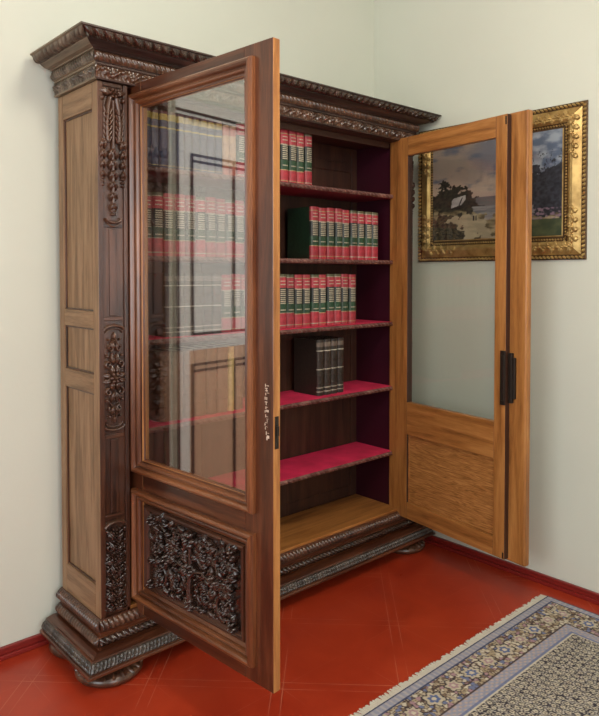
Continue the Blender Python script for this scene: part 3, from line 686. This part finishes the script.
def landscape(u, v):     # u 0 left .. 1 right, v 0 bottom .. 1 top
    n = fbm(u*3.2, v*5, 1); n2 = fbm(u*14, v*14, 4); n3 = fbm(u*40, v*40, 9, 2)
    sky = mixc(srgb(160, 146, 134), srgb(118, 118, 128), sst(.05, .75, u+n*.9)); sky = mixc(sky, srgb(196, 170, 150), .7*math.exp(-((v-.56)/.16)**2)*(1-sst(.5, .8, u)))
    sky = mixc(sky, srgb(100, 106, 122), sst(.1, .4, fbm(u*4+2, v*7, 3)+.25*(v-.4))); sky = mixc(sky, mixc(srgb(84, 98, 120), srgb(150, 160, 170), sst(-.15, .25, fbm(u*9, v*12, 8))), sst(.68, .82, u+n*.3)*.9*sst(.5, .7, v))
    c = sky
    # distant hill + trees
    hz = .40
    t1 = .47+.13*math.exp(-((u-.10)/.08)**2)+.07*math.exp(-((u-.26)/.09)**2)-.22*sst(.25, .55, u)+n2*.14
    if v+n3*.12 < t1 and v > .10: c = mixc(srgb(46, 42, 38), srgb(66, 60, 48), .5+n3*2)
    elif v < .43 and u < .75: c = mixc(srgb(92, 88, 92), srgb(120, 114, 110), .5+n*2)
    # right dark wood
    t2 = .30+.36*sst(.66, .82, u)+n2*.25
    if u > .60 and v < t2: c = mixc(srgb(30, 32, 38), srgb(56, 58, 66), .5+n3*2+n2)
    br = abs(math.sin(u*46+v*6+n2*5))
    if u > .78 and .5 < v < .82 and br < .13: c = srgb(38, 38, 42)
    # frozen river and bank
    if v < .34 and .36 < u+n2*.12 < .80: c = mixc(srgb(104, 104, 108), srgb(146, 142, 140), .5+2.5*fbm(u*5, v*30, 5))
    g = .20+.10*sst(.6, .2, u)+n2*.16
    if v < g: c = mixc(srgb(92, 80, 56), srgb(166, 150, 118), .5+3*fbm(u*8, v*18, 6))
    if v < .26 and .2 < u+.5*v+n2*.1 < .52: c = mixc(c, srgb(178, 166, 140), .6)
    if u > .70 and .16 < v < .27: c = mixc(c, srgb(128, 106, 120), sst(-.05, .35, n3*2+n2))
    if u > .70 and v <= .16: c = mixc(srgb(52, 62, 42), srgb(78, 84, 56), .5+n2*2)
    if u+.9*v+n2*.5+n*.3 < .30: c = mixc(srgb(44, 38, 30), srgb(80, 70, 50), .5+n3*3)
    # cottage with snowy roof
    du, dv = u-.215, v-.385
    sk = du-.35*dv
    if abs(sk) < .058-.3*abs(dv-.03) and -.03+.35*du < dv < .062+.25*du: c = mixc(srgb(200, 194, 190), srgb(160, 154, 152), .5+2*n2)
    if .018 < sk < .028 and -.05 < dv < .06: c = srgb(48, 42, 38)
    if -.05 < sk < .05 and -.06 < dv <= -.03+.35*du: c = srgb(46, 40, 36)
    # two walkers
    for k in (.352, .372):
        if abs(u-k) < .006 and .19 < v < .245: c = srgb(34, 30, 32)
    return c
NU, NV = 230, 150; cy0, cy1, cz0, cz1 = -.055+.43, -.79+.43, .115, .612
rows, cols = [], []
for j in range(NV+1):
    v = j/NV; rows.append([(-.014, cy0+(cy1-cy0)*i/NU, cz0+(cz1-cz0)*v) for i in range(NU+1)]); cols.append([landscape(i/NU, v) for i in range(NU+1)])
carr('canvas', rows, cols, 'oil_paint', pt)
b = MB(); b.box(-.012, -.002, cy1-.02, cy0+.02, cz0-.02, cz1+.02, 'darkedge'); b.build('backing_board', pt)
FPR = [(0, .002), (0, .008), (.004, .010), (.012, .011), (.020, .010), (.024, .010), (.030, .013), (.046, .020), (.060, .026), (.072, .027), (.078, .021), (.086, .015), (.092, .013), (.100, .013), (.110, .012), (.118, .013)]
b = MB()
cs = [(PY0, PZ0), (PY1, PZ0), (PY1, PZ1), (PY0, PZ1)]
def frow(ins):
    return [(PY0-ins, PZ0+ins), (PY1+ins, PZ0+ins), (PY1+ins, PZ1-ins), (PY0-ins, PZ1-ins)]
for k in range(4):
    for (i0, h0), (i1, h1) in zip(FPR, FPR[1:]):
        dk_ = i1 <= .0241 or .0859 < i0 < .105
        b.quadgrid([[(-h, *frow(i)[k]), (-h, *frow(i)[(k+1) % 4])] for i, h in ((i0, h0), (i1, h1))], 'gilt_dark' if dk_ else 'gilt')
fo = b.build('gilt_frame', pt)
def framefn(k, ins):
    """point along side k at arc s, inset ins"""
    c = frow(ins); a, e = c[k], c[(k+1) % 4]; L = math.hypot(e[0]-a[0], e[1]-a[1]); return a, e, L
for nm, ins, sp, kind in (('rope_edge', .012, .020, 'rope'), ('beaded_sight_edge', .096, .014, 'bead')):
    b = MB()
    for k in range(4):
        a, e, L = framefn(k, ins); n = int(L/sp); ang = math.atan2(e[1]-a[1], e[0]-a[0])
        for i in range(n+1):
            t = (i+.5)/(n+1); y, z = a[0]+(e[0]-a[0])*t, a[1]+(e[1]-a[1])*t; fn = lambda u, w_, h: (-h, u, w_)
            if kind == 'rope': blob(b, fn, y, z, .0115, .0062, .028, ang+.6, 'gilt', 10, 4)
            elif kind == 'bead': blob(b, fn, y, z, .0075, .0056, .022, ang+.5, 'gilt', 8, 3)
    b.build(nm, fo, smooth=True)

for k in range(4):     # carved leaf work at the four corners
    b = MB()
    for kk, flip in ((k, 0), ((k-1) % 4, 1)):
        a, e, L = framefn(kk, .060); ang = math.atan2(e[1]-a[1], e[0]-a[0]); n = 9
        for i in range(n):
            t = (.004+i*.022)/L; t = 1-t if flip else t
            y, z = a[0]+(e[0]-a[0])*t, a[1]+(e[1]-a[1])*t; f2 = lambda u, w_, h: (-.021-h, u, w_)
            leaf(b, f2, y, z, ang+(.8 if i % 2 else -.8)+(PI if flip else 0), .036-.001*i, .012, .014, 'gilt', curl=(1 if i % 2 else -1)); blob(b, f2, y, z, .013, .007, .012, ang, 'gilt')
    b.build('corner_leaf_ornament', fo, smooth=True)

# ------------------------------------------------------------------ rug
RX1, RX0, RY1, RY0 = 1.812, .36, -.795, -3.0
rg = thing('rug', 'grey and beige patterned oriental rug with cream fringe on the red floor', 'rug', ((RX0+RX1)/2, (RY0+RY1)/2, 0))
ox, oy = (RX0+RX1)/2, (RY0+RY1)/2
BL, GY, CR, TN, BR_, DK, PK = srgb(80, 96, 140), srgb(146, 146, 160), srgb(196, 186, 164), srgb(158, 140, 110), srgb(92, 68, 54), srgb(34, 32, 46), srgb(160, 128, 134)
def rugcol(x, y):
    ex, ey = RX1-x, RY1-y; ex2, ey2 = x-RX0, y-RY0; e = min(ex, ey, ex2, ey2)
    al = y if e in (ex, ex2) else x       # coordinate along the border
    n = fbm(x*30, y*30, 2, 3); n2 = fbm(x*90, y*90, 5, 2)
    def shade(c): k = 1+.35*n2; return tuple(q*k for q in c)
    if e < .005: return shade(mixc(DK, BL, .3))
    if e < .036: return shade(mixc(GY, CR, .35*(math.sin(al*260) > .3)+.2*n))
    if e < .041: return shade(mixc(DK, BL, .4))
    if e < .172:    # main border, palmettes and vines
        ph = al/.115; k = round(ph); f = (ph-k)*.115; g = (e-.106)
        r = math.hypot(f, g*1.05); a = math.atan2(g, f)
        vine = abs(g-.034*math.sin(2*PI*al/.23)+.004*n)
        ds, ps = noise.voronoi(Vector((x*62, y*62, .5))); h_ = abs(math.sin(ps[0].x*12.9+ps[0].y*78.2)*43758.5) % 1
        c = mixc(TN, CR, .3+n*1.5)
        if ds[1]-ds[0] < .10: c = mixc(DK, BR_, .6+n)
        elif h_ < .12: c = mixc(BL, GY, .3)
        elif h_ < .24: c = PK
        elif h_ < .34: c = mixc(BR_, TN, .3)
        elif h_ < .62: c = CR
        elif ds[0] < .14: c = BR_
        if vine < .0035: c = mixc(DK, BR_, .5)
        pr = (.041 if k % 2 else .034)*(1+.17*math.cos((6 if k % 3 else 8)*a+k*2)+.25*n)
        if r < pr: c = DK if r > pr*.86 else (mixc(CR, TN, .3) if r > pr*.52 else ((BL if k % 2 else PK) if r > pr*.25 else CR))
        return shade(c)
    if e < .177: return shade(mixc(DK, BR_, .4))
    if e < .218: return shade(mixc(GY, mixc(PK, CR, .5) if math.sin(al*190)*math.sin(e*300) > .2 else GY, .8))
    if e < .230: return shade(mixc(BL, GY, .35))
    if e < .234: return shade(CR)
    # field: small herati lattice
    s = .030; xr, yr = round(x/s-.5*(round(y/(s*.87)) % 2)), round(y/(s*.87)); px_, py_ = (xr+.5*(yr % 2))*s, yr*s*.87
    r = math.hypot(x-px_, y-py_)/s; a = math.atan2(y-py_, x-px_)
    ds, ps = noise.voronoi(Vector((x*120, y*120, 3.1)))
    c = mixc(srgb(178, 172, 164), CR, .4+n)
    if ds[1]-ds[0] < .13: c = DK
    elif ds[0] < .15: c = mixc(BR_, BL, .4)
    if .30 < r+.06*math.cos(5*a) < .43: c = mixc(DK, BR_, .2)
    elif r < .12: c = mixc(BR_, DK, .6)
    elif r < .30: c = CR
    return shade(c)
ys = [RY1-i*.0036 for i in range(int(.95/.0036))]; ys += [ys[-1]-.03*i for i in range(1, int((ys[-1]-RY0)/.03)+1)]; ys[-1] = RY0
nx = int((RX1-RX0)/.0036); rows, cols = [], []
for y in ys:
    rows.append([(RX0+(RX1-RX0)*i/nx-ox, y-oy, .008+.0006*noise.noise(Vector((i*.3, y*80, 0)))) for i in range(nx+1)]); cols.append([rugcol(RX0+(RX1-RX0)*i/nx, y) for i in range(nx+1)])
M['rug_wool'] = attr_mat('rug_wool', .9); carr('pile', rows, cols, 'rug_wool', rg)
M['cream'] = flat('cream_cotton', (.62, .57, .47), .9); M['warp'] = flat('rug_backing', (.35, .3, .25), .9)
b = MB(); b.box(RX0-ox, RX1-ox, RY0-oy, RY1-oy, .0005, .0072, 'warp'); b.build('backing', rg)
b = MB(); q = random.Random(9)
for yb, dr in ((RY1-oy, 1), (RY0-oy, -1)):
    x = RX0-ox
    while x < RX1-ox:
        ln = q.uniform(.026, .040); dx = q.uniform(-.006, .006); w2 = .0042
        rows = []
        for i in range(5):
            t = i/4; rows.append([(x+dx*t-w2, yb+dr*ln*t, .0015), (x+dx*t-w2*.5, yb+dr*ln*t, .006-.003*t), (x+dx*t+w2*.5, yb+dr*ln*t, .006-.003*t), (x+dx*t+w2, yb+dr*ln*t, .0015)])
        b.quadgrid(rows, 'cream'); x += q.uniform(.0042, .0062)
o = b.build('fringe', rg); o['kind'] = 'stuff'

# ------------------------------------------------------------------ ceiling lamp (out of frame, lights the room)
lp = thing('ceiling_lamp', 'round white glass ceiling lamp above the room', 'lamp', (.1, -1.7, ZC))
b = MB(); lathe(b, 0, 0, [(.001, 0), (.08, 0), (.08, -.03), (.02, -.04), (.02, -.10), (.001, -.10)], 'iron'); b.build('lamp_mount', lp, smooth=True)
m, nt, bb_ = newmat('lamp_glass'); bb_.inputs['Base Color'].default_value = (.9, .87, .8, 1); bb_.inputs['Emission Color'].default_value = (1, .9, .75, 1); bb_.inputs['Emission Strength'].default_value = 3; M['lamp_glass'] = m
b = MB(); lathe(b, 0, 0, [(.02, -.09), (.12, -.10), (.19, -.13), (.20, -.16), (.17, -.19), (.001, -.20)], 'lamp_glass'); b.build('lamp_shade', lp, smooth=True)
